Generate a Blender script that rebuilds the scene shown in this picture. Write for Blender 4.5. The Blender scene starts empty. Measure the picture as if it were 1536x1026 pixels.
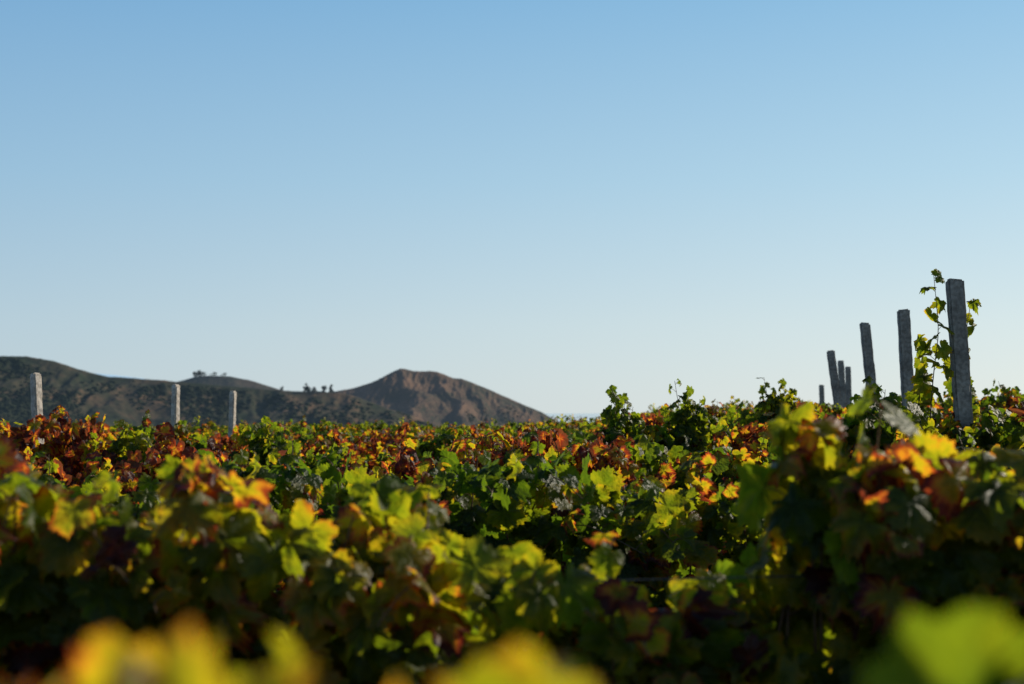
import bpy, math, random
import numpy as np
from mathutils import Vector, Matrix, Euler

rng = np.random.default_rng(7)
random.seed(11)
scene = bpy.context.scene
COL = scene.collection
EYE = 1.55

# ------------------------------------------------------------------ helpers
def link(o):
    COL.objects.link(o); return o

def mesh_np(name, verts, faces_list, mat, smooth=True, color=None):
    """faces_list: list of int arrays (n,k)"""
    me = bpy.data.meshes.new(name)
    verts = np.asarray(verts, dtype=np.float32)
    me.vertices.add(len(verts)); me.vertices.foreach_set("co", verts.ravel())
    loops = np.concatenate([f.ravel() for f in faces_list]).astype(np.int32)
    sizes = np.concatenate([np.full(len(f), f.shape[1]) for f in faces_list]).astype(np.int32)
    starts = np.concatenate([[0], np.cumsum(sizes)[:-1]]).astype(np.int32)
    me.loops.add(len(loops)); me.loops.foreach_set("vertex_index", loops)
    me.polygons.add(len(sizes)); me.polygons.foreach_set("loop_start", starts)
    me.polygons.foreach_set("loop_total", sizes)
    me.update(calc_edges=True)
    if smooth:
        me.polygons.foreach_set("use_smooth", np.ones(len(sizes), dtype=bool))
    if color is not None:
        a = me.attributes.new("leafdata", 'FLOAT_COLOR', 'POINT')
        a.data.foreach_set("color", np.asarray(color, dtype=np.float32).ravel())
    me.materials.append(mat)
    me.validate()
    return me

def newmat(name):
    m = bpy.data.materials.new(name); m.use_nodes = True
    nt = m.node_tree; nt.nodes.clear()
    out = nt.nodes.new("ShaderNodeOutputMaterial")
    return m, nt, out

def N(nt, t, **kw):
    n = nt.nodes.new(t)
    for k, v in kw.items():
        setattr(n, k, v)
    return n

def ramp(nt, stops):
    r = nt.nodes.new("ShaderNodeValToRGB")
    e = r.color_ramp.elements
    e[0].position = stops[0][0]; e[0].color = (*stops[0][1], 1)
    e[1].position = stops[-1][0]; e[1].color = (*stops[-1][1], 1)
    for p, c in stops[1:-1]:
        x = e.new(p); x.color = (*c, 1)
    return r

def mathn(nt, op, a, b=None, clamp=False):
    n = nt.nodes.new("ShaderNodeMath"); n.operation = op; n.use_clamp = clamp
    for i, v in enumerate([a, b]):
        if v is None: continue
        if isinstance(v, (int, float)): n.inputs[i].default_value = v
        else: nt.links.new(v, n.inputs[i])
    return n.outputs[0]

def mixc(nt, f, a, b, bt='MIX'):
    n = nt.nodes.new("ShaderNodeMix"); n.data_type = 'RGBA'; n.blend_type = bt
    for s, v in ((n.inputs[0], f), (n.inputs[6], a), (n.inputs[7], b)):
        if isinstance(v, (int, float)): s.default_value = v
        elif isinstance(v, tuple): s.default_value = (*v, 1)
        else: nt.links.new(v, s)
    return n.outputs[2]

# ------------------------------------------------------------------ noise
def vnoise(x, y, seed=0):
    xi = np.floor(x).astype(np.int64); yi = np.floor(y).astype(np.int64)
    xf = x - xi; yf = y - yi
    u = xf*xf*(3-2*xf); v = yf*yf*(3-2*yf)
    def h(a, b):
        n = (a*374761393 + b*668265263 + seed*974634777) & 0xffffffff
        n = ((n ^ (n >> 13)) * 1274126177) & 0xffffffff
        n = n ^ (n >> 16)
        return (n & 0xffff)/65535.0
    return (h(xi, yi)*(1-u)+h(xi+1, yi)*u)*(1-v)+(h(xi, yi+1)*(1-u)+h(xi+1, yi+1)*u)*v

def fbm(x, y, seed=0, o=5, ridged=False):
    s = 0; a = 1; t = 0
    for i in range(o):
        n = vnoise(x, y, seed+i)
        if ridged: n = 1-np.abs(2*n-1)
        s = s+a*n; t += a; a *= .5; x = x*2.03+11.3; y = y*2.03+5.1
    return s/t

# ------------------------------------------------------------------ materials
def leaf_material():
    m, nt, out = newmat("vine_leaf_material")
    at = N(nt, "ShaderNodeAttribute", attribute_name="leafdata")
    sep = N(nt, "ShaderNodeSeparateColor"); nt.links.new(at.outputs["Color"], sep.inputs[0])
    rad, hue, vein = sep.outputs
    geo = N(nt, "ShaderNodeNewGeometry")
    n1 = N(nt, "ShaderNodeTexNoise"); n1.inputs["Scale"].default_value = 0.6; n1.inputs["Detail"].default_value = 1
    nt.links.new(geo.outputs["Position"], n1.inputs["Vector"])
    n2 = N(nt, "ShaderNodeTexNoise"); n2.inputs["Scale"].default_value = 24; n2.inputs["Detail"].default_value = 5
    nt.links.new(geo.outputs["Position"], n2.inputs["Vector"])
    cl = mathn(nt, 'MULTIPLY', mathn(nt, 'SUBTRACT', n1.outputs[0], 0.5), 0.4)
    mo = mathn(nt, 'MULTIPLY', mathn(nt, 'SUBTRACT', n2.outputs[0], 0.5), 0.90)
    r2 = mathn(nt, 'POWER', rad, 2.4)
    ed = mathn(nt, 'MULTIPLY', r2, mathn(nt, 'MULTIPLY', hue, 0.55))
    vn = mathn(nt, 'MULTIPLY', mathn(nt, 'POWER', vein, 2.0), -0.08)
    t = mathn(nt, 'ADD', mathn(nt, 'ADD', mathn(nt, 'MULTIPLY', hue, 0.66), cl), mathn(nt, 'ADD', mathn(nt, 'ADD', mo, ed), vn))
    rp = ramp(nt, [(0.0, (.040, .072, .007)), (.22, (.082, .112, .008)), (.42, (.150, .155, .009)), (.60, (.25, .19, .012)),
                   (.71, (.30, .115, .018)), (.79, (.19, .038, .016)), (.88, (.12, .016, .015)), (1.0, (.07, .020, .018))])
    nt.links.new(t, rp.inputs[0])
    vv = mathn(nt, 'MULTIPLY', mathn(nt, 'POWER', vein, 9.0), 0.3)
    col = mixc(nt, vv, rp.outputs[0], (.26, .27, .06))
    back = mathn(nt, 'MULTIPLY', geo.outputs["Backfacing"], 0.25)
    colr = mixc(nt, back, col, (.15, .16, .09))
    colr = mixc(nt, 1.0, colr, (.60, .60, .60), 'MULTIPLY')
    p = N(nt, "ShaderNodeBsdfPrincipled")
    nt.links.new(colr, p.inputs["Base Color"])
    p.inputs["Roughness"].default_value = 0.42
    p.inputs["Specular IOR Level"].default_value = 0.34
    bmp = N(nt, "ShaderNodeBump"); bmp.inputs["Strength"].default_value = 0.75; bmp.inputs["Distance"].default_value = 0.007
    n3 = N(nt, "ShaderNodeTexNoise"); n3.inputs["Scale"].default_value = 75; n3.inputs["Detail"].default_value = 3
    nt.links.new(geo.outputs["Position"], n3.inputs["Vector"])
    nt.links.new(n3.outputs[0], bmp.inputs["Height"]); nt.links.new(bmp.outputs[0], p.inputs["Normal"])
    tr = N(nt, "ShaderNodeBsdfTranslucent"); nt.links.new(bmp.outputs[0], tr.inputs["Normal"])
    tc = mixc(nt, 1.0, col, (2.9, 2.75, 1.1), 'MULTIPLY')
    nt.links.new(tc, tr.inputs["Color"])
    mx = N(nt, "ShaderNodeMixShader"); mx.inputs[0].default_value = 0.64
    nt.links.new(p.outputs[0], mx.inputs[1]); nt.links.new(tr.outputs[0], mx.inputs[2])
    nt.links.new(mx.outputs[0], out.inputs[0])
    return m

def simple_mat(name, c1, c2, scale, rough=.85, bump=.5, dist=.01, obj=True):
    m, nt, out = newmat(name)
    tc = N(nt, "ShaderNodeTexCoord")
    n1 = N(nt, "ShaderNodeTexNoise"); n1.inputs["Scale"].default_value = scale; n1.inputs["Detail"].default_value = 6
    nt.links.new(tc.outputs["Object"], n1.inputs["Vector"])
    r = ramp(nt, [(.3, c1), (.7, c2)]); nt.links.new(n1.outputs[0], r.inputs[0])
    p = N(nt, "ShaderNodeBsdfPrincipled"); p.inputs["Roughness"].default_value = rough
    nt.links.new(r.outputs[0], p.inputs["Base Color"])
    b = N(nt, "ShaderNodeBump"); b.inputs["Strength"].default_value = bump; b.inputs["Distance"].default_value = dist
    nt.links.new(n1.outputs[0], b.inputs["Height"]); nt.links.new(b.outputs[0], p.inputs["Normal"])
    nt.links.new(p.outputs[0], out.inputs[0])
    return m

def concrete_mat(name, c1, c2):
    m, nt, out = newmat(name)
    tc = N(nt, "ShaderNodeTexCoord")
    n1 = N(nt, "ShaderNodeTexNoise"); n1.inputs["Scale"].default_value = 6; n1.inputs["Detail"].default_value = 8
    n2 = N(nt, "ShaderNodeTexNoise"); n2.inputs["Scale"].default_value = 45; n2.inputs["Detail"].default_value = 6
    vo = N(nt, "ShaderNodeTexVoronoi"); vo.inputs["Scale"].default_value = 70
    for n in (n1, n2, vo): nt.links.new(tc.outputs["Object"], n.inputs["Vector"])
    r = ramp(nt, [(.3, c1), (.7, c2)]); nt.links.new(n1.outputs[0], r.inputs[0])
    pit = ramp(nt, [(.05, (.55, .52, .5)), (.18, (1, 1, 1))]); nt.links.new(vo.outputs["Distance"], pit.inputs[0])
    r2 = ramp(nt, [(.38, (.66, .64, .62)), (.6, (1.05, 1.05, 1.05))]); nt.links.new(n2.outputs[0], r2.inputs[0])
    c = mixc(nt, 1.0, mixc(nt, .8, r.outputs[0], pit.outputs[0], 'MULTIPLY'), r2.outputs[0], 'MULTIPLY')
    p = N(nt, "ShaderNodeBsdfPrincipled"); p.inputs["Roughness"].default_value = .92
    nt.links.new(c, p.inputs["Base Color"])
    h = mathn(nt, 'ADD', n2.outputs[0], mathn(nt, 'MULTIPLY', pit.outputs[0], .6))
    b = N(nt, "ShaderNodeBump"); b.inputs["Strength"].default_value = .7; b.inputs["Distance"].default_value = .005
    nt.links.new(h, b.inputs["Height"]); nt.links.new(b.outputs[0], p.inputs["Normal"])
    nt.links.new(p.outputs[0], out.inputs[0])
    return m

def hill_mat(name, dark, mid, light, scale, haze, amt, fine=14, famt=.4):
    m, nt, out = newmat(name)
    geo = N(nt, "ShaderNodeNewGeometry")
    n1 = N(nt, "ShaderNodeTexNoise"); n1.inputs["Scale"].default_value = scale; n1.inputs["Detail"].default_value = 8
    n1.inputs["Roughness"].default_value = .62
    n2 = N(nt, "ShaderNodeTexNoise"); n2.inputs["Scale"].default_value = scale*fine; n2.inputs["Detail"].default_value = 5
    for n in (n1, n2): nt.links.new(geo.outputs["Position"], n.inputs["Vector"])
    sx = N(nt, "ShaderNodeSeparateXYZ"); nt.links.new(geo.outputs["Position"], sx.inputs[0])
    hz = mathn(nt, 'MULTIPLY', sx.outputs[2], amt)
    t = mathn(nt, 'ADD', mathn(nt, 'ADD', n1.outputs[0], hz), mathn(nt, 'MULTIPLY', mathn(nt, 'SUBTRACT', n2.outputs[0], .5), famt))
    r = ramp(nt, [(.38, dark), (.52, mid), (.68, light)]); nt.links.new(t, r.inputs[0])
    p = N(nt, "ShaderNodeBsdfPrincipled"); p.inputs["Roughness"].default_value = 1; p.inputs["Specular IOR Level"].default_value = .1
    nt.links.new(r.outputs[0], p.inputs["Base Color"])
    p.inputs["Emission Color"].default_value = (*haze, 1); p.inputs["Emission Strength"].default_value = 1  # aerial haze painted on as a constant glow of the surface
    b = N(nt, "ShaderNodeBump"); b.inputs["Strength"].default_value = .8; b.inputs["Distance"].default_value = 2
    nt.links.new(n2.outputs[0], b.inputs["Height"]); nt.links.new(b.outputs[0], p.inputs["Normal"])
    nt.links.new(p.outputs[0], out.inputs[0])
    return m

LEAF = leaf_material()
BARK = simple_mat("vine_bark", (.035, .024, .017), (.12, .085, .06), 30, bump=.9)
CANE = simple_mat("cane_wood", (.08, .035, .015), (.15, .08, .03), 20, rough=.6)
CONC = concrete_mat("weathered_concrete", (.22, .185, .155), (.40, .345, .29))
CONC_LIT = concrete_mat("sunlit_tone_concrete", (.42, .36, .295), (.70, .61, .52))  # lightened copy of the post concrete, sunlight put into its colour
WIRE = simple_mat("wire_metal", (.03, .03, .03), (.07, .065, .06), 40, rough=.5)

# ------------------------------------------------------------------ vine leaf templates
def leaf_template(n, seed):
    r_ = np.random.default_rng(seed)
    key = [(-180, .10), (-171, .46), (-156, .70), (-130, .84), (-110, .82), (-94, .75), (-78, .84), (-58, .94), (-42, .86), (-30, .77),
           (-16, .89), (0, 1.02), (16, .89), (30, .77), (42, .86), (58, .94), (78, .84), (94, .75), (110, .82), (130, .84), (156, .70), (171, .46), (180, .10)]
    ka = np.array([k[0] for k in key]); kr = np.array([k[1] for k in key])*(1+r_.normal(0, .055, len(key)))
    th = np.linspace(-180, 180, n, endpoint=False)+.001
    veins = np.array([-125, -60, 0, 60, 125])
    vflag = np.zeros(n)
    for v in veins:
        i = np.argmin(abs(th-v)); th[i] = v; vflag[i] = 1
    R = np.interp(th, ka, kr)
    tooth = np.where(np.arange(n) % 2 == 0, 1.07, .925) if n > 26 else np.ones(n)
    R = R*np.where(vflag > 0, 1.06, tooth*(1+r_.normal(0, .025, n)))
    a = np.radians(th)
    dv = np.min(abs(th[:, None]-veins[None]), axis=1)/30.0
    bul = np.clip(dv, 0, 1)
    k = r_.uniform(.12, .70); ph = r_.uniform(0, 6.28); wav = r_.uniform(.10, .28); fold = r_.uniform(-.10, .50)
    crk = r_.normal(0, .032, (3, n))
    def ring(f, q):
        x = np.sin(a)*R*f; y = np.cos(a)*R*f; rr = R*f
        z = .18*bul*f*(1.3-f) - k*rr**2*.8 + wav*np.sin(5*a+ph)*rr**2 + .07*np.sin(11*a+ph*2)*rr**3 + fold*np.abs(x)+crk[q]
        return np.stack([x, y, z], 1)
    fr = [.36, .72, 1.0] if n > 26 else [.55, 1.0]
    V = np.concatenate([[[0, 0, 0]]]+[ring(f, q) for q, f in enumerate(fr)])
    rad = np.concatenate([[0]]+[np.full(n, f) for f in fr])
    vein = np.concatenate([[1]]+[vflag*(1.05-.25*f) for f in fr])
    i = np.arange(n); j = (i+1) % n
    tris = np.stack([np.zeros(n, int), 1+j, 1+i], 1)
    quads = np.concatenate([np.stack([1+i, 1+j, 1+n+j, 1+n+i], 1)+q*n for q in range(len(fr)-1)])
    return V, rad, vein, tris, quads
TH = [leaf_template(48, s) for s in range(12)]
TL = [leaf_template(26, 30+s) for s in range(8)]

def norm(v):
    return v/(np.linalg.norm(v, axis=-1, keepdims=True)+1e-9)

def build_foliage(name, P, Nn, T, S, H, hi, seed):
    r_ = np.random.default_rng(seed)
    tm = TH if hi else TL
    which = r_.integers(0, len(tm), len(P))
    Nn = norm(Nn); T = norm(T-(T*Nn).sum(1, keepdims=True)*Nn); B = np.cross(T, Nn)
    VV = []; CC = []; F3 = []; F4 = []; off = 0
    for k, (V, rad, vein, tris, quads) in enumerate(tm):
        ix = np.where(which == k)[0]
        if len(ix) == 0: continue
        n = len(V)
        sx = r_.uniform(.85, 1.15, len(ix)); zz = r_.uniform(.3, 1.8, len(ix))
        W = (P[ix][:, None] + S[ix][:, None, None]*(V[None, :, 0:1]*sx[:, None, None]*B[ix][:, None]
             + V[None, :, 1:2]*T[ix][:, None] + V[None, :, 2:3]*zz[:, None, None]*Nn[ix][:, None]))
        VV.append(W.reshape(-1, 3))
        c = np.ones((len(ix), n, 4)); c[:, :, 0] = rad; c[:, :, 1] = H[ix][:, None]; c[:, :, 2] = vein
        CC.append(c.reshape(-1, 4))
        o = off+np.arange(len(ix))*n
        F3.append((tris[None]+o[:, None, None]).reshape(-1, 3)); F4.append((quads[None]+o[:, None, None]).reshape(-1, 4))
        off += len(ix)*n
    return mesh_np(name, np.concatenate(VV), [np.concatenate(F3), np.concatenate(F4)], LEAF, True, np.concatenate(CC))

def tubes(name, paths, mat, sides=5):
    VV = []; F = []; off = 0
    for pts, rads in paths:
        pts = np.asarray(pts, float); n = len(pts)
        d = norm(np.gradient(pts, axis=0))
        up = np.array([0.31, .95, .05]); a = norm(np.cross(d, up)); b = np.cross(d, a)
        ang = np.arange(sides)/sides*2*np.pi
        ring = pts[:, None]+np.asarray(rads)[:, None, None]*(np.cos(ang)[None, :, None]*a[:, None]+np.sin(ang)[None, :, None]*b[:, None])
        VV.append(ring.reshape(-1, 3))
        i = np.arange(n-1)[:, None]; j = np.arange(sides)[None]; j2 = (j+1) % sides
        q = np.stack([i*sides+j, i*sides+j2, (i+1)*sides+j2, (i+1)*sides+j], -1).reshape(-1, 4)+off
        F.append(q); off += n*sides
    return mesh_np(name, np.concatenate(VV), [np.concatenate(F)], mat)

def interp_path(ctrl, n):
    ctrl = np.asarray(ctrl, float); t = np.linspace(0, 1, len(ctrl)); u = np.linspace(0, 1, n)
    p = np.stack([np.interp(u, t, ctrl[:, k]) for k in range(3)], 1)
    for _ in range(max(1, n//8)):
        p[1:-1] = (p[:-2]+2*p[1:-1]+p[2:])/4
    return p

def vine_meshes(seed, width=1.0, H=1.43, hi=False, n_shoots=13, extra=170, talls=(), lsize=.07, hue_shift=0.0, depth=.24, tall_size=.82, spread=.055, zlow=.30, tall_hue=None, tstep=.048, mound=0.0, redmix=.14, hspan=.85, step0=.060, redamt=.48):
    r_ = np.random.default_rng(seed)
    P = []; O = []; S = []; paths = []; pets = []
    def shoot(ctrl, size, step=step0, start=.0, dens=1.0, r0=.0045):
        L = sum(np.linalg.norm(np.subtract(ctrl[i+1], ctrl[i])) for i in range(len(ctrl)-1))
        n = max(6, int(L/.05)); p = interp_path(ctrl, n)
        paths.append((p, np.linspace(r0, .0015, n)))
        m = int(L/step); az = r_.uniform(0, 6.28)
        for k in range(m):
            u = (k+.5)/m
            if u < start or r_.random() > dens: continue
            az += math.pi+r_.normal(0, .5)
            q = np.array([np.interp(u, np.linspace(0, 1, n), p[:, c]) for c in range(3)])
            o = np.array([math.cos(az), math.sin(az), .25+.4*r_.random()]); o /= np.linalg.norm(o)
            pl = r_.uniform(.035, .085)*(1.15-.6*u)
            e = q+o*pl
            pets.append((np.array([q, (q+e)/2+[0, 0, .008], e]), [.0016, .0013, .0012]))
            P.append(e); O.append(o); S.append(size*(1.12-.5*max(0, u-.6)/.4)*r_.uniform(.70, 1.2))
    def topat(x):
        return H-mound*(2*x/width)**2
    for i in range(n_shoots):
        x0 = (i+.5)/n_shoots*width-width/2+r_.normal(0, .02)
        top = topat(x0)+min(r_.normal(-.03, spread), spread*1.6); s = r_.choice([-1, 1])
        dy = s*abs(r_.normal(0, depth*.45)); dx = r_.normal(0, .08)
        c = [[x0, 0, .72], [x0+dx*.3, dy*.5, .72+(top-.72)*.4], [x0+dx*.8, dy*.9, .72+(top-.72)*.8],
             [x0+dx*1.2, dy*1.2, top]]
        if r_.random() < .45: c.append([x0+dx*1.9, dy*1.9+s*.05, top-.10])
        shoot(c, lsize, start=.08)
    nmain = len(P)
    for c in talls:
        shoot(c, lsize*tall_size, step=tstep, dens=.97, r0=.004)
    ntall = len(P)
    for i in range(extra):
        x = r_.uniform(-width/2-.05, width/2+.05); z = zlow+(topat(x)-.04-zlow)*r_.random()**.7
        w = depth*(1.0-.35*abs((z-.62)/(H-.62)-.35))
        y = r_.choice([-1, 1])*w*(.1+.95*r_.random())
        P.append(np.array([x, y, z])); o = norm(np.array([r_.normal(0, .5), np.sign(y)*1.0, r_.normal(.2, .4)])); O.append(o)
        S.append(lsize*r_.uniform(.65, 1.2))
    P = np.array(P); O = np.array(O); S = np.array(S); n = len(P)
    up = np.array([0, 0, 1.0])
    Nn = O*np.array([.75, .85, .3])+up*r_.uniform(0, .8, (n, 1))+r_.normal(0, .36, (n, 3))
    T = O*.5-up*r_.uniform(.3, 1.2, (n, 1))+r_.normal(0, .45, (n, 3))
    h = r_.beta(1.6, 2.6, n)*hspan+hue_shift+(P[:, 2]-H*.75)*.10
    pat = np.sin(P[:, 0]*13+seed)*np.sin(P[:, 2]*11+seed*1.7)+r_.normal(0, .45, n)
    h = np.where(pat > np.quantile(pat, 1-redmix), h+redamt, h)
    h = np.clip(h, 0, 1.2)
    if tall_hue is not None: h[nmain:ntall] = r_.uniform(tall_hue-.12, tall_hue+.12, ntall-nmain)
    fol = build_foliage("vine_foliage", P, Nn, T, S, h, hi, seed+99)
    can = tubes("vine_canes", paths+(pets if hi else pets[::2]), CANE, 4)
    tr = []
    z = np.linspace(-.05, .72, 10)
    tp = np.stack([.03*np.sin(z*7+seed), .025*np.cos(z*6+seed*2), z], 1)
    tr.append((tp, np.linspace(.042, .026, 10)*(1+.15*np.sin(np.arange(10)*2.1))))
    for sg in (-1, 1):
        u = np.linspace(0, 1, 8)
        ap = np.stack([tp[-1, 0]+sg*u*width*.5, tp[-1, 1]*(1-u), .70+.035*np.sin(u*5+seed)*u], 1)
        tr.append((ap, np.linspace(.025, .012, 8)))
    tru = tubes("vine_trunk", tr, BARK, 8)
    return fol, can, tru

# ------------------------------------------------------------------ ground height
def gz(x, y):
    x = np.asarray(x, float); y = np.asarray(y, float)
    right = .075*np.minimum(np.maximum(x, 0), 4)+.02*np.clip(x-4, 0, 60)
    left = .012*np.maximum(np.minimum(x, 0), -60)
    r = np.hypot(x, y)
    plate = right+left-.004*y-.08*np.exp(-((x+.2)/2.4)**2)*np.clip((y-5)/6, 0, 1)
    t = np.clip((r-44)/700, 0, 1); t = t*t*(3-2*t)
    far = -95+fbm(x/400, y/400, 3)*14-np.clip((r-3500)/1500, 0, 1)*60
    return plate*(1-t)+far*t

nr, na = 110, 220
rr = np.concatenate([[0.3], np.geomspace(1.0, 9000, nr-1)])
aa = np.linspace(0, 2*np.pi, na, endpoint=False)
RR, AA = np.meshgrid(rr, aa, indexing='ij')
GX = RR*np.cos(AA); GY = RR*np.sin(AA)
GZ = gz(GX, GY)+np.where(RR < 60, (fbm(GX*1.5, GY*1.5, 9)-.5)*.08, 0)
V = np.stack([GX, GY, GZ], -1).reshape(-1, 3)
i = np.arange(nr-1)[:, None]; j = np.arange(na)[None]; j2 = (j+1) % na
Q = np.stack([i*na+j, (i+1)*na+j, (i+1)*na+j2, i*na+j2], -1).reshape(-1, 4)
cap = np.stack([np.full(na-2, 0), np.arange(1, na-1), np.arange(2, na)], 1)
SOIL = hill_mat("dry_soil", (.025, .028, .012), (.05, .038, .025), (.08, .06, .04), .35, (0, 0, 0), 0)
SOIL.node_tree.nodes["Bump"].inputs["Distance"].default_value = .05
g = link(bpy.data.objects.new("ground", mesh_np("ground", V, [Q, cap], SOIL)))
g["kind"] = "structure"; g["label"] = "dry earth ground of the sloping vineyard"; g["category"] = "ground"

# sea
SEA, nt, out = newmat("sea_water")
p = N(nt, "ShaderNodeBsdfPrincipled"); p.inputs["Base Color"].default_value = (.30, .42, .50, 1); p.inputs["Roughness"].default_value = .12
wn = N(nt, "ShaderNodeTexNoise"); wn.inputs["Scale"].default_value = .02
tcn = N(nt, "ShaderNodeTexCoord"); nt.links.new(tcn.outputs["Object"], wn.inputs["Vector"])
bb = N(nt, "ShaderNodeBump"); bb.inputs["Strength"].default_value = .05; bb.inputs["Distance"].default_value = .3
nt.links.new(wn.outputs[0], bb.inputs["Height"]); nt.links.new(bb.outputs[0], p.inputs["Normal"])
nt.links.new(p.outputs[0], out.inputs[0])
R = 120000
ang = np.linspace(0, 2*np.pi, 96, endpoint=False)
V = np.stack([R*np.cos(ang), R*np.sin(ang), np.full(96, -118.0)], 1)
V = np.concatenate([[[0, 0, -118.0]], V])
T3 = np.stack([np.zeros(96, int), 1+np.arange(96), 1+(np.arange(96)+1) % 96], 1)
s = link(bpy.data.objects.new("sea", mesh_np("sea", V, [T3], SEA, False)))
s["kind"] = "structure"; s["label"] = "pale blue sea reaching the hazy horizon"; s["category"] = "sea"

# ------------------------------------------------------------------ hills (ridge skeletons)
def seg_height(X, Y, poly, slope, power=1.0):
    best = np.full(X.shape, -1e9)
    for a, b in zip(poly[:-1], poly[1:]):
        ax, ay, az = a; bx, by, bz = b
        dx, dy = bx-ax, by-ay; L2 = dx*dx+dy*dy+1e-9
        t = np.clip(((X-ax)*dx+(Y-ay)*dy)/L2, 0, 1)
        d = np.hypot(X-(ax+t*dx), Y-(ay+t*dy))
        best = np.maximum(best, az+(bz-az)*t-slope*d**power)
    return best

F = 2133.0
def w(px, py, D):
    return ((px-768)/F*D, D, EYE+(618-py)/F*D)

def smax(a, b, k):
    h = np.clip(.5+.5*(a-b)/k, 0, 1)
    return b*(1-h)+a*h+k*h*(1-h)

def make_hill(name, ridges, bounds, res, slopes, noise, mat, label, floor, soft=5, fine=0.0):
    x0, x1, y0, y1 = bounds
    xs = np.linspace(x0, x1, res[0]); ys = np.linspace(y0, y1, res[1])
    ymid = np.median([q[1] for q in ridges[0]])
    def hf(X, Y):
        fade = np.clip(np.abs(Y-ymid)/60, .0, 1)
        wx = X+(fbm(X/70, Y/70, 21)-.5)*noise*6.0*fade; wy = Y+(fbm(X/70, Y/70, 41)-.5)*noise*6.0*fade
        best = seg_height(X, Y, ridges[0], slopes[0])
        for rd, sl in zip(ridges[1:], slopes[1:]):
            best = smax(best, seg_height(wx, wy, rd, sl), soft*fade+.3)
        Z = smax(np.full(X.shape, float(floor)), best, 12.0)
        g = (fbm(X/60, Y/95, 5, 6, True)-.72)*noise*1.1+(fbm(X/14, Y/16, 15, 4)-.5)*noise*.25
        g = g+fine*((fbm(wx/19, wy/85, 61, 4, True)-.65)+.6*(fbm(wx/8, wy/34, 71, 3, True)-.65))
        near = np.clip(np.abs(Y-ymid)/22, .12, 1)
        return Z+g*near
    X, Y = np.meshgrid(xs, ys, indexing='ij'); Z = hf(X, Y)
    e = np.minimum.reduce([np.clip((X-x0)/60, 0, 1), np.clip((x1-X)/60, 0, 1), np.clip((Y-y0)/60, 0, 1), np.clip((y1-Y)/60, 0, 1)])
    Z = Z*e+(1-e)*(floor-40)
    V = np.stack([X, Y, Z], -1).reshape(-1, 3)
    ny = res[1]
    i = np.arange(res[0]-1)[:, None]; j = np.arange(ny-1)[None]
    Q = np.stack([i*ny+j, (i+1)*ny+j, (i+1)*ny+j+1, i*ny+j+1], -1).reshape(-1, 4)
    o = link(bpy.data.objects.new(name, mesh_np(name, V, [Q], mat)))
    o["kind"] = "structure"; o["label"] = label; o["category"] = "hill"
    return hf

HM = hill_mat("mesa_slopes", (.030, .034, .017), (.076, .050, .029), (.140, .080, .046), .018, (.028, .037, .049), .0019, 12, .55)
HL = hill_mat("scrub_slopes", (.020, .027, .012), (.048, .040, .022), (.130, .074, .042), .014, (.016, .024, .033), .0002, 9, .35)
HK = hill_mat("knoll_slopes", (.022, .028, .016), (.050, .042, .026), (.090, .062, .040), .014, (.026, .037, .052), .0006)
HF = hill_mat("far_coast", (.12, .17, .20), (.14, .18, .21), (.16, .2, .22), .001, (.30, .46, .60), 0)  # haze put into the bluish base colours and strong emission

D = 2200
main = [w(a, b, D) for a, b in [(440, 596), (500, 588), (530, 582), (560, 573), (580, 563), (592, 556), (600, 553), (608, 553.5), (618, 556), (630, 557), (644, 555.5), (655, 557), (666, 561), (680, 567), (692, 568), (706, 573), (740, 587), (780, 604), (812, 618), (860, 648)]]
def spur(pa, Da, pb, zb, Db, mid=None):
    a = w(*pa, Da); b = ((pb-768)/F*Db, Db, zb)
    m = ((a[0]*.5+b[0]*.5)+(0 if mid is None else mid), (a[1]+b[1])/2, a[2]*.40+b[2]*.60)
    return [a, m, b]
rid = [main, spur((603, 553), D, 655, -62, D-380, 6), spur((590, 558), D, 540, -70, D-340), spur((657, 558), D, 735, -75, D-340, 6),
       spur((560, 573), D, 480, -70, D-300), spur((700, 571), D, 800, -80, D-300), spur((740, 587), D, 850, -80, D-240), spur((636, 558), D, 690, -70, D-260, -3),
       spur((680, 568), D, 740, -75, D-260, 2)]
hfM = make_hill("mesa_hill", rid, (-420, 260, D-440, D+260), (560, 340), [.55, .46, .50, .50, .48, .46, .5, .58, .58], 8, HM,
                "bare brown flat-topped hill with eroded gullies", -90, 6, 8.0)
D2 = 1300
main = [w(a, b, D2) for a, b in [(-260, 560), (-120, 545), (0, 534), (40, 534), (80, 541), (120, 554), (160, 564), (240, 570), (300, 575), (350, 580), (400, 584), (440, 587), (480, 587), (520, 590), (560, 604), (620, 626), (690, 655)]]
rid = [main, spur((20, 534), D2, -40, -60, D2-330), spur((60, 537), D2, 130, -62, D2-320, 8), spur((160, 564), D2, 190, -60, D2-300), spur((240, 570), D2, 300, -60, D2-280, -6),
       spur((330, 579), D2, 380, -60, D2-260), spur((430, 587), D2, 450, -60, D2-250, 6), spur((510, 590), D2, 560, -55, D2-200), spur((560, 604), D2, 640, -60, D2-160), spur((100, 548), D2, 60, -60, D2-200)]
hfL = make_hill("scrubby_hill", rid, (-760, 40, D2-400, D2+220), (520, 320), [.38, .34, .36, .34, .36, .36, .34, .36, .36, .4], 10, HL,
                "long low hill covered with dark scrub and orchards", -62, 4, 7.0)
D3 = 1750
main = [w(a, b, D3) for a, b in [(160, 600), (230, 580), (275, 570), (295, 564), (315, 563), (345, 564), (380, 571), (405, 579), (440, 590), (500, 610)]]
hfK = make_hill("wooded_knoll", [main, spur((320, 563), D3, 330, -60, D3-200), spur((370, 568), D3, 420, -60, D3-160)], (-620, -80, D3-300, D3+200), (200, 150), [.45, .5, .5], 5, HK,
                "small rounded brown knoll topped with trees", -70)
D4 = 9000
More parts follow.
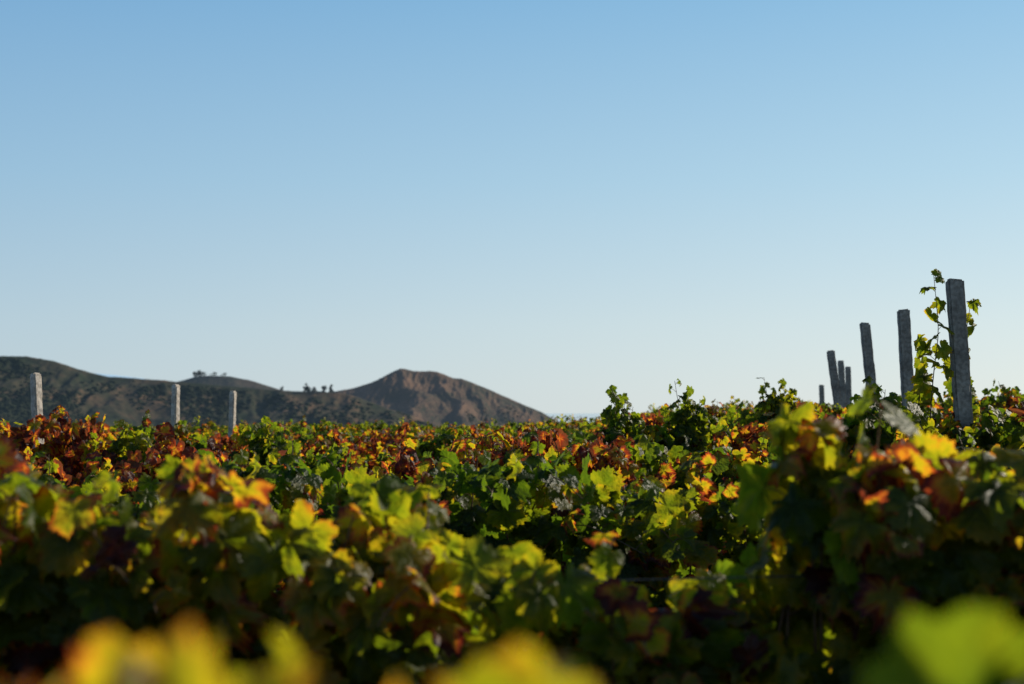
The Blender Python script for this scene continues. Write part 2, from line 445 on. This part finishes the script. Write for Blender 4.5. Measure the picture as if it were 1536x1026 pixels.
main = [w(a, b, D4) for a, b in [(-300, 554), (-100, 555), (60, 556), (150, 558), (210, 564), (300, 580), (380, 600), (440, 620)]]
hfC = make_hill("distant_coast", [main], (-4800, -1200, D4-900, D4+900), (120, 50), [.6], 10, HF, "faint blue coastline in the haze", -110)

# ------------------------------------------------------------------ scrub on the hills (uncountable)
t_ = (1+5**.5)/2
ico = norm(np.array([[-1, t_, 0], [1, t_, 0], [-1, -t_, 0], [1, -t_, 0], [0, -1, t_], [0, 1, t_], [0, -1, -t_], [0, 1, -t_], [t_, 0, -1], [t_, 0, 1], [-t_, 0, -1], [-t_, 0, 1]], float))
icf = np.array([[0, 11, 5], [0, 5, 1], [0, 1, 7], [0, 7, 10], [0, 10, 11], [1, 5, 9], [5, 11, 4], [11, 10, 2], [10, 7, 6], [7, 1, 8], [3, 9, 4], [3, 4, 2], [3, 2, 6], [3, 6, 8], [3, 8, 9], [4, 9, 5], [2, 4, 11], [6, 2, 10], [8, 6, 7], [9, 8, 1]])
def scatter(name, hf, pts, size, mat, label, cat="shrubs"):
    X, Y = pts; Z = hf(X, Y); n = len(X)
    s = size*rng.uniform(.35, 1.3, n)**1.2
    jit = 1+rng.normal(0, .25, (n, 12, 1))
    V = ico[None]*jit*s[:, None, None]*np.array([1.3, 1.3, .6])+np.stack([X, Y, Z+s*.1], 1)[:, None]
    Fc = (icf[None]+(np.arange(n)*12)[:, None, None]).reshape(-1, 3)
    o = link(bpy.data.objects.new(name, mesh_np(name, V.reshape(-1, 3), [Fc], mat, False)))
    o["kind"] = "stuff"; o["label"] = label; o["category"] = cat
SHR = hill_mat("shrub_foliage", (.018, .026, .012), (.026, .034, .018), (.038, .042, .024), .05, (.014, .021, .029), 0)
n = 40000
X = rng.uniform(-700, 0, n); Y = rng.uniform(D2-330, D2-8, n)
k = fbm(X/38, Y/55, 77, 5)+rng.normal(0, .04, n) > .54
X, Y = X[k], Y[k]
gx, gy = np.meshgrid(np.arange(-430, -190, 7.5), np.arange(D2-230, D2-15, 9.5))
gx = gx.ravel()+rng.normal(0, 1.2, gx.size); gy = gy.ravel()+rng.normal(0, 1.2, gy.size)
kk = fbm(gx/110, gy/110, 55, 2) > .50
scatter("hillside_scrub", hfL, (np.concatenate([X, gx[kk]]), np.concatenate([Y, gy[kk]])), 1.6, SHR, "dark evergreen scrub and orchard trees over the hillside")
X = rng.uniform(-330, 120, 9000); Y = rng.uniform(D-330, D-40, 9000)
k = (fbm(X/50, Y/50, 17, 3)+(-hfM(X, Y))*.006)+rng.normal(0, .05, 9000) > .70
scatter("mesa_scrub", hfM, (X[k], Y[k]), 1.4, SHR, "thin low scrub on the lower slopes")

# distant trees on the ridge
def far_tree(x, y, z, h, seed, wide):
    r_ = np.random.default_rng(seed)
    root = link(bpy.data.objects.new("hilltop_tree", None)); root.location = (x, y, z-.5)
    n = 10; zz = np.linspace(0, h*.8, n)
    pth = [(np.stack([.12*np.sin(zz*.7), .1*np.cos(zz), zz], 1), np.linspace(.28, .08, n))]
    for q in range(5):
        a = r_.uniform(0, 6.28); z0 = h*(.2+.12*q); L = wide*.5
        pth.append((np.array([[0, 0, z0], [math.cos(a)*L*.5, math.sin(a)*L*.5, z0+L*.2], [math.cos(a)*L, math.sin(a)*L, z0+L*.5]]), [.1, .07, .04]))
    tk = link(bpy.data.objects.new("trunk", tubes("tree_trunk", pth, BARK, 6))); tk.parent = root
    m = 1500; nb = 14
    hz = r_.uniform(.08, .9, nb)
    wz = wide*.42*(1.15-hz)
    cc = np.stack([r_.normal(0, 1, nb)*wz, r_.normal(0, 1, nb)*wz, h*hz], 1)
    c = cc[r_.integers(0, nb, m)]+norm(r_.normal(0, 1, (m, 3)))*wide*.27*r_.uniform(.4, 1.1, (m, 1))
    a = r_.normal(0, 1, (m, 3)); a = norm(a); b = norm(np.cross(a, r_.normal(0, 1, (m, 3)))); s = h*.035
    V = np.stack([c+a*s, c+b*s, c-a*s, c-b*s], 1).reshape(-1, 3)
    Q = np.arange(m*4).reshape(-1, 4)
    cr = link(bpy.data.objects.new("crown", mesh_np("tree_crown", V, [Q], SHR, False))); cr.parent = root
    root["label"] = "small dark tree standing on the hill ridge"; root["category"] = "tree"; root["group"] = "trees along the hill ridges"
for q, (px, D_, hf, h, wd) in enumerate([(460, D2, hfL, 8, 4.2), (465, D2+6, hfL, 6, 4.8), (471, D2+2, hfL, 5, 5), (486, D2, hfL, 6, 4), (497, D2+3, hfL, 9.0, 3.8), (424, D2, hfL, 4, 3),
                                   (292, D3, hfK, 6, 6), (298, D3, hfK, 7, 7), (305, D3, hfK, 4.5, 6), (322, D3, hfK, 4, 7), (337, D3, hfK, 3.5, 6)]):
    X = (px-768)/F*D_
    far_tree(X, D_, float(hf(np.array([[X]]), np.array([[float(D_)]]))[0, 0]), h, 200+q, wd)

# ------------------------------------------------------------------ concrete posts
import bmesh
def post(x, y, ztop, wd, lean, yaw, seed, label):
    r_ = random.Random(seed)
    z0 = float(gz(x, y))-.3; h = ztop-z0
    bm = bmesh.new()
    bmesh.ops.create_cube(bm, size=1)
    for v in bm.verts:
        tap = 1.0 if v.co.z < 0 else .93
        v.co = Vector((v.co.x*wd*tap, v.co.y*wd*.95*tap, (v.co.z-.5)*h))
        if v.co.z > -.01 : v.co.z += r_.uniform(-.012, .004)
    bmesh.ops.bevel(bm, geom=bm.edges[:], offset=.011, segments=2, affect='EDGES')
    vert = [e for e in bm.edges if abs((e.verts[0].co-e.verts[1].co).z) > h*.6]
    bmesh.ops.subdivide_edges(bm, edges=vert, cuts=60, use_grid_fill=True)
    for v in bm.verts:
        v.co += Vector((r_.uniform(-1, 1), r_.uniform(-1, 1), 0))*.0022
        if v.co.z > -.04: v.co.z += r_.uniform(-.004, .003)
    me = bpy.data.meshes.new("post"); bm.to_mesh(me); bm.free(); me.materials.append(CONC if x > 0 else CONC_LIT)
    o = link(bpy.data.objects.new("vineyard_post", me))
    o.location = (x, y, ztop); o.rotation_euler = Euler((r_.uniform(-.01, .01), -math.radians(lean), math.radians(yaw)), 'XYZ')
    o["label"] = label; o["category"] = "post"; o["group"] = "concrete posts of the vineyard trellis"
POSTS = [(2.373, 7.6, 2.263, .092, 2.8, -6, "tall weathered concrete post with a vine climbing beside it"),
 (2.812, 10.2, 2.291, .088, 2.3, -6, "weathered concrete vineyard post leaning slightly above vines"),
 (3.13, 12.6, 2.342, .092, 5, -6, "rough concrete vineyard post leaning above vines"),
 (3.361, 15, 2.204, .088, 7, -8, "rough concrete vineyard post leaning strongly above vines"),
 (4.669, 20.2, 2.289, .088, 3, -6, "slim grey concrete post standing among vines"),
 (5.387, 22.8, 2.277, .09, 1, -6, "slim grey concrete post standing among vines"),
 (5.525, 25.4, 2.038, .09, 1, -6, "short grey concrete post barely clearing the vines"),
 (-3.419, 10.2, 1.837, .072, 6, -38, "concrete post toned as sunlit, tilted above red vines"),
 (-2.977, 12.6, 1.798, .068, 0, -32, "mottled pitted concrete post standing upright in vines"),
 (-2.94, 15, 1.775, .068, -1.5, -26, "concrete post toned as sunlit with one sun-facing side")]
for q, (x, y, z, wd, ln, yw, lb) in enumerate(POSTS):
    post(x, y, z, wd, ln, yw, q, lb)

# ------------------------------------------------------------------ vines
count = 0
def add_vine(meshes, x, y, toprel, H, rz=0.0, label="grapevine with green and yellow autumn leaves", sx=1.0):
    g0 = float(gz(x, y)); fz = (EYE+toprel-g0)/H
    root = bpy.data.objects.new("grape_vine", None); link(root)
    root.empty_display_size = .2
    root.location = (x, y, g0); root.rotation_euler = (0, 0, rz); root.scale = (sx, 1, fz)
    for nm, me in zip(("foliage", "cane", "trunk"), meshes):
        o = bpy.data.objects.new(nm, me); link(o); o.parent = root
    root["label"] = label; root["category"] = "grapevine"; root["group"] = "grapevines growing in trellised rows"
    return root

LB = ["bushy grapevine with green and yellow leaves on wires", "grapevine turning red and rust brown in autumn",
      "grapevine with yellow and orange autumn leaves"]
H0 = 1.43
LS = .062
LO = []; HS = [-.12, -.05, -.18, .0, -.2, -.1, -.15, -.08, .16, .44, .56, .68]
for q in range(12):
    tl = []
    if q in (3, 6):
        tl = [[[.1, 0, 1.1], [.13, .02, 1.4], [.08, 0, 1.58]], [[-.2, .03, 1.1], [-.18, .02, 1.35], [-.22, 0, 1.50]]]
    LO.append(vine_meshes(500+q, 1.0, H0, False, 16, 290, tl, LS, HS[q], .28, spread=.07, mound=.08, redmix=.22, redamt=.62))
MS = [-.15, -.05, -.18, -.1, .02, .38, .52]
MID = [vine_meshes(700+q, .95, H0, True, 16, 330, [[[.1, 0, 1.2], [.06, .02, 1.4], [.1, 0, 1.53]]] if q in (1, 4) else [], LS, MS[q], .29, spread=.06, mound=.09, redmix=.12, redamt=.6) for q in range(7)]

# first row right before the camera, leaves only poke up
for q, (x, y, tr_, hs, wd_) in enumerate([(-.205, .54, -.080, .50, .08), (-.140, .53, -.094, .46, .06), (-.40, .66, -.12, .30, .2), (.01, .53, -.112, .08, .10), (.075, .53, -.112, .08, .08), (.136, .54, -.090, .10, .06), (-.8, .76, -.2, .3, .4), (.55, .76, -.17, .2, .3)]):
    add_vine(vine_meshes(930+q, wd_, H0, True, 4, 30, [], .060, hs, .04, spread=.010, mound=.012, redmix=.0, hspan=.22), x, y, tr_, H0, 0, LB[[2, 2, 2, 0, 0, 0, 2, 0][q]])
# second row
for q, (x, tr_, hs, wd) in enumerate([(-1.9, -.10, .0, .8), (-1.35, -.11, .04, .6), (-.90, -.12, .10, .55), (-.50, -.14, .02, .55), (-.10, -.22, .0, .55), (.27, -.36, -.05, .4),
                                  (.70, -.02, -.04, .50), (1.12, -.05, .06, .55), (1.8, -.06, .0, .7), (2.5, -.08, .0, .8)]):
    add_vine(vine_meshes(970+q, wd, H0, True, 12, 230, [], .068, hs, .26, spread=.045, mound=[.08, .08, .10, .06, .06, .08, .17, .08, .08, .08][q], redmix=[.1, .1, .08, .06, .06, .06, .09, .14, .1, .1][q]), x, 2.65, tr_, H0, 0, LB[2 if hs > .05 else 0])

def toprel(x, y):
    return float(gz(x, y))-.115
rows = [4.9, 7.6, 10.2, 12.6, 15, 17.5, 20.2, 22.8, 25.4, 28, 31, 34]
for ri, y in enumerate(rows):
    half = .36*y*1.04
    x = -half-.9+random.random()*.4
    while x < half+1.2:
        yy = y+random.uniform(-.06, .06); tr_ = toprel(x, yy)+random.uniform(-.12, .07)
        if y < 6:
            q = random.choice([0, 1, 2, 3, 4, 0, 6]) if x > .3 else random.choice([1, 4, 5, 6, 0, 2, 3])
            me = MID[q]; red = q >= 5; tr_ -= .08 if x > 1.0 else .04
        else:
            warm = (x < 1.4 and y < 13) or (x < -.4 and y < 26)
            q = random.choice([9, 10, 11, 10, 11]) if warm and random.random() < .60 else random.randrange(8)
            if random.random() < .16: q = 10
            me = LO[q]; red = q >= 9
            if x < -2.5: tr_ += .02
            if 1.9 < x < 3.0 and y < 8: tr_ += .03; q = 0; me = LO[0]; red = False
        add_vine(me, x, yy, tr_, H0, random.choice([0, math.pi])+random.uniform(-.05, .05), LB[1] if red else LB[0])
        x += random.uniform(.78, .90) if y < 16 else random.uniform(.94, 1.1)
        count += 1
# vine climbing by the tall post
ct = [[[-.13, -.08, 1.2], [-.19, -.07, 1.45], [-.16, -.06, 1.75], [-.12, -.04, 1.98], [-.14, -.02, 2.30]],
      [[-.26, .0, 1.2], [-.24, 0, 1.45], [-.20, .03, 1.72], [-.19, 0, 1.95]],
      [[.02, .09, 1.2], [.01, .09, 1.5], [.03, .08, 1.80], [.09, .07, 2.16]]]
g0 = float(gz(2.40, 7.6))
add_vine(vine_meshes(1207, .7, EYE-.1-g0, True, 8, 90, [[[a, b, c-g0] for a, b, c in s] for s in ct], .072, -.08, .22, tall_size=1.02, tall_hue=.38, tstep=.060, redmix=.03), 2.40, 7.62, -.10, EYE-.10-g0, 0, "vine shoots climbing up beside a tall concrete post")
# a few emergent shoots on chosen vines
for x, y, hh in [(.70, 9.7, .30), (.76, 9.75, .24), (1.12, 9.6, .30), (1.20, 9.6, .25), (2.15, 12.0, .30), (2.3, 12.0, .27), (-1.7, 10.0, .14), (-.4, 9.7, .12), (1.85, 7.3, .18), (-2.6, 9.6, .10)]:
    tl = [[[0, 0, 1.1], [.03, 0, 1.4], [-.02, .02, 1.43+hh]], [[.06, 0, 1.1], [.05, 0, 1.35], [.07, .02, 1.40+hh*.8]], [[-.05, 0, 1.1], [-.06, 0, 1.35], [-.05, .02, 1.40+hh*.6]], [[.10, 0.03, 1.1], [.11, 0, 1.35], [.10, .02, 1.40+hh*.5]]]
    add_vine(vine_meshes(int(1300+x*10+y), .5, H0, True, 6, 70, tl, .068, -.12, .18, tall_size=.92, tall_hue=.3), x, y, toprel(x, y)+.02, H0, 0, "grapevine with tall green shoots above the row")
# taller rust coloured vines around the tilted post
add_vine(vine_meshes(1401, .7, H0, True, 12, 200, [], .066, .50, .26, mound=.12), -3.08, 9.75, .01, H0, 0, LB[1])
add_vine(vine_meshes(1402, .8, H0, True, 12, 200, [], .066, .40, .26, mound=.08), -3.75, 9.8, -.07, H0, 0, LB[1])
add_vine(vine_meshes(1403, .8, H0, True, 12, 200, [], .064, .50, .26, mound=.08), -.25, 7.2, -.14, H0, 0, LB[1])
add_vine(vine_meshes(1404, .8, H0, True, 12, 200, [], .064, .56, .26, mound=.08), .35, 7.2, -.13, H0, 0, LB[1])

# trellis wires
for y, dz in [(2.65, -.31), (4.9, -.35)]:
    xs = np.linspace(-y*.5-2, y*.5+2, 40)
    zz = EYE+gz(xs, y)*.5+dz-.012*np.sin(xs*1.3)
    o = link(bpy.data.objects.new("trellis_wire", tubes("trellis_wire", [(np.stack([xs, np.full(40, y), zz], 1), np.full(40, .0014))], WIRE, 6)))
    o["label"] = "thin dark trellis wire strung through the vines"; o["category"] = "wire"; o["group"] = "wires of the vineyard trellis"

# ------------------------------------------------------------------ light, sky
EL, AZ = math.radians(27), math.radians(60)
wd = bpy.data.worlds.new("World"); scene.world = wd; wd.use_nodes = True
nt = wd.node_tree
bg = nt.nodes["Background"]
sky = nt.nodes.new("ShaderNodeTexSky"); sky.sky_type = 'NISHITA'; sky.sun_disc = False
sky.sun_elevation = EL; sky.sun_rotation = AZ; sky.air_density = 1.0; sky.dust_density = .4; sky.ozone_density = 3.0; sky.altitude = 100
tcn = nt.nodes.new("ShaderNodeTexCoord"); sx = nt.nodes.new("ShaderNodeSeparateXYZ"); nt.links.new(tcn.outputs["Generated"], sx.inputs[0])
gr = ramp(nt, [(0.0, (6.6, 7.6, 7.9)), (.06, (6.0, 7.4, 8.0)), (.16, (4.2, 6.5, 8.1)), (.30, (2.25, 4.9, 7.6)), (.50, (.7, 1.8, 3.6)), (1.0, (.35, 1.0, 2.4))])
nt.links.new(sx.outputs[2], gr.inputs[0])
side = mathn(nt, 'ADD', mathn(nt, 'MULTIPLY', sx.outputs[0], .34), .97)
cb = nt.nodes.new("ShaderNodeCombineColor")
nt.links.new(mathn(nt, 'ADD', mathn(nt, 'MULTIPLY', sx.outputs[0], .50), .98), cb.inputs[0]); nt.links.new(side, cb.inputs[1])
nt.links.new(mathn(nt, 'ADD', mathn(nt, 'MULTIPLY', sx.outputs[0], .18), .97), cb.inputs[2])
g2 = mixc(nt, 1.0, gr.outputs[0], cb.outputs[0], 'MULTIPLY')
mx = mixc(nt, .85, sky.outputs[0], g2)
nt.links.new(mx, bg.inputs[0]); bg.inputs[1].default_value = .10
sd = Vector((math.sin(AZ)*math.cos(EL), math.cos(AZ)*math.cos(EL), math.sin(EL)))
L = bpy.data.lights.new("sun", 'SUN'); L.energy = 5; L.angle = math.radians(.5); L.color = (1, .90, .74)
lo = link(bpy.data.objects.new("sun", L)); lo.rotation_euler = sd.to_track_quat('Z', 'Y').to_euler()

# ------------------------------------------------------------------ camera
cam = bpy.data.cameras.new("camera"); cam.lens = 50; cam.sensor_width = 36; cam.clip_start = .05; cam.clip_end = 300000
cam.dof.use_dof = True; cam.dof.focus_distance = 7.0; cam.dof.aperture_fstop = 3.8
co = link(bpy.data.objects.new("camera", cam)); co.location = (0, 0, EYE)
co.rotation_euler = (math.radians(90)+math.atan(105/F), 0, 0)
scene.camera = co
scene.view_settings.view_transform = 'Standard'; scene.view_settings.look = 'None'; scene.view_settings.exposure = 0
print("vines", count)
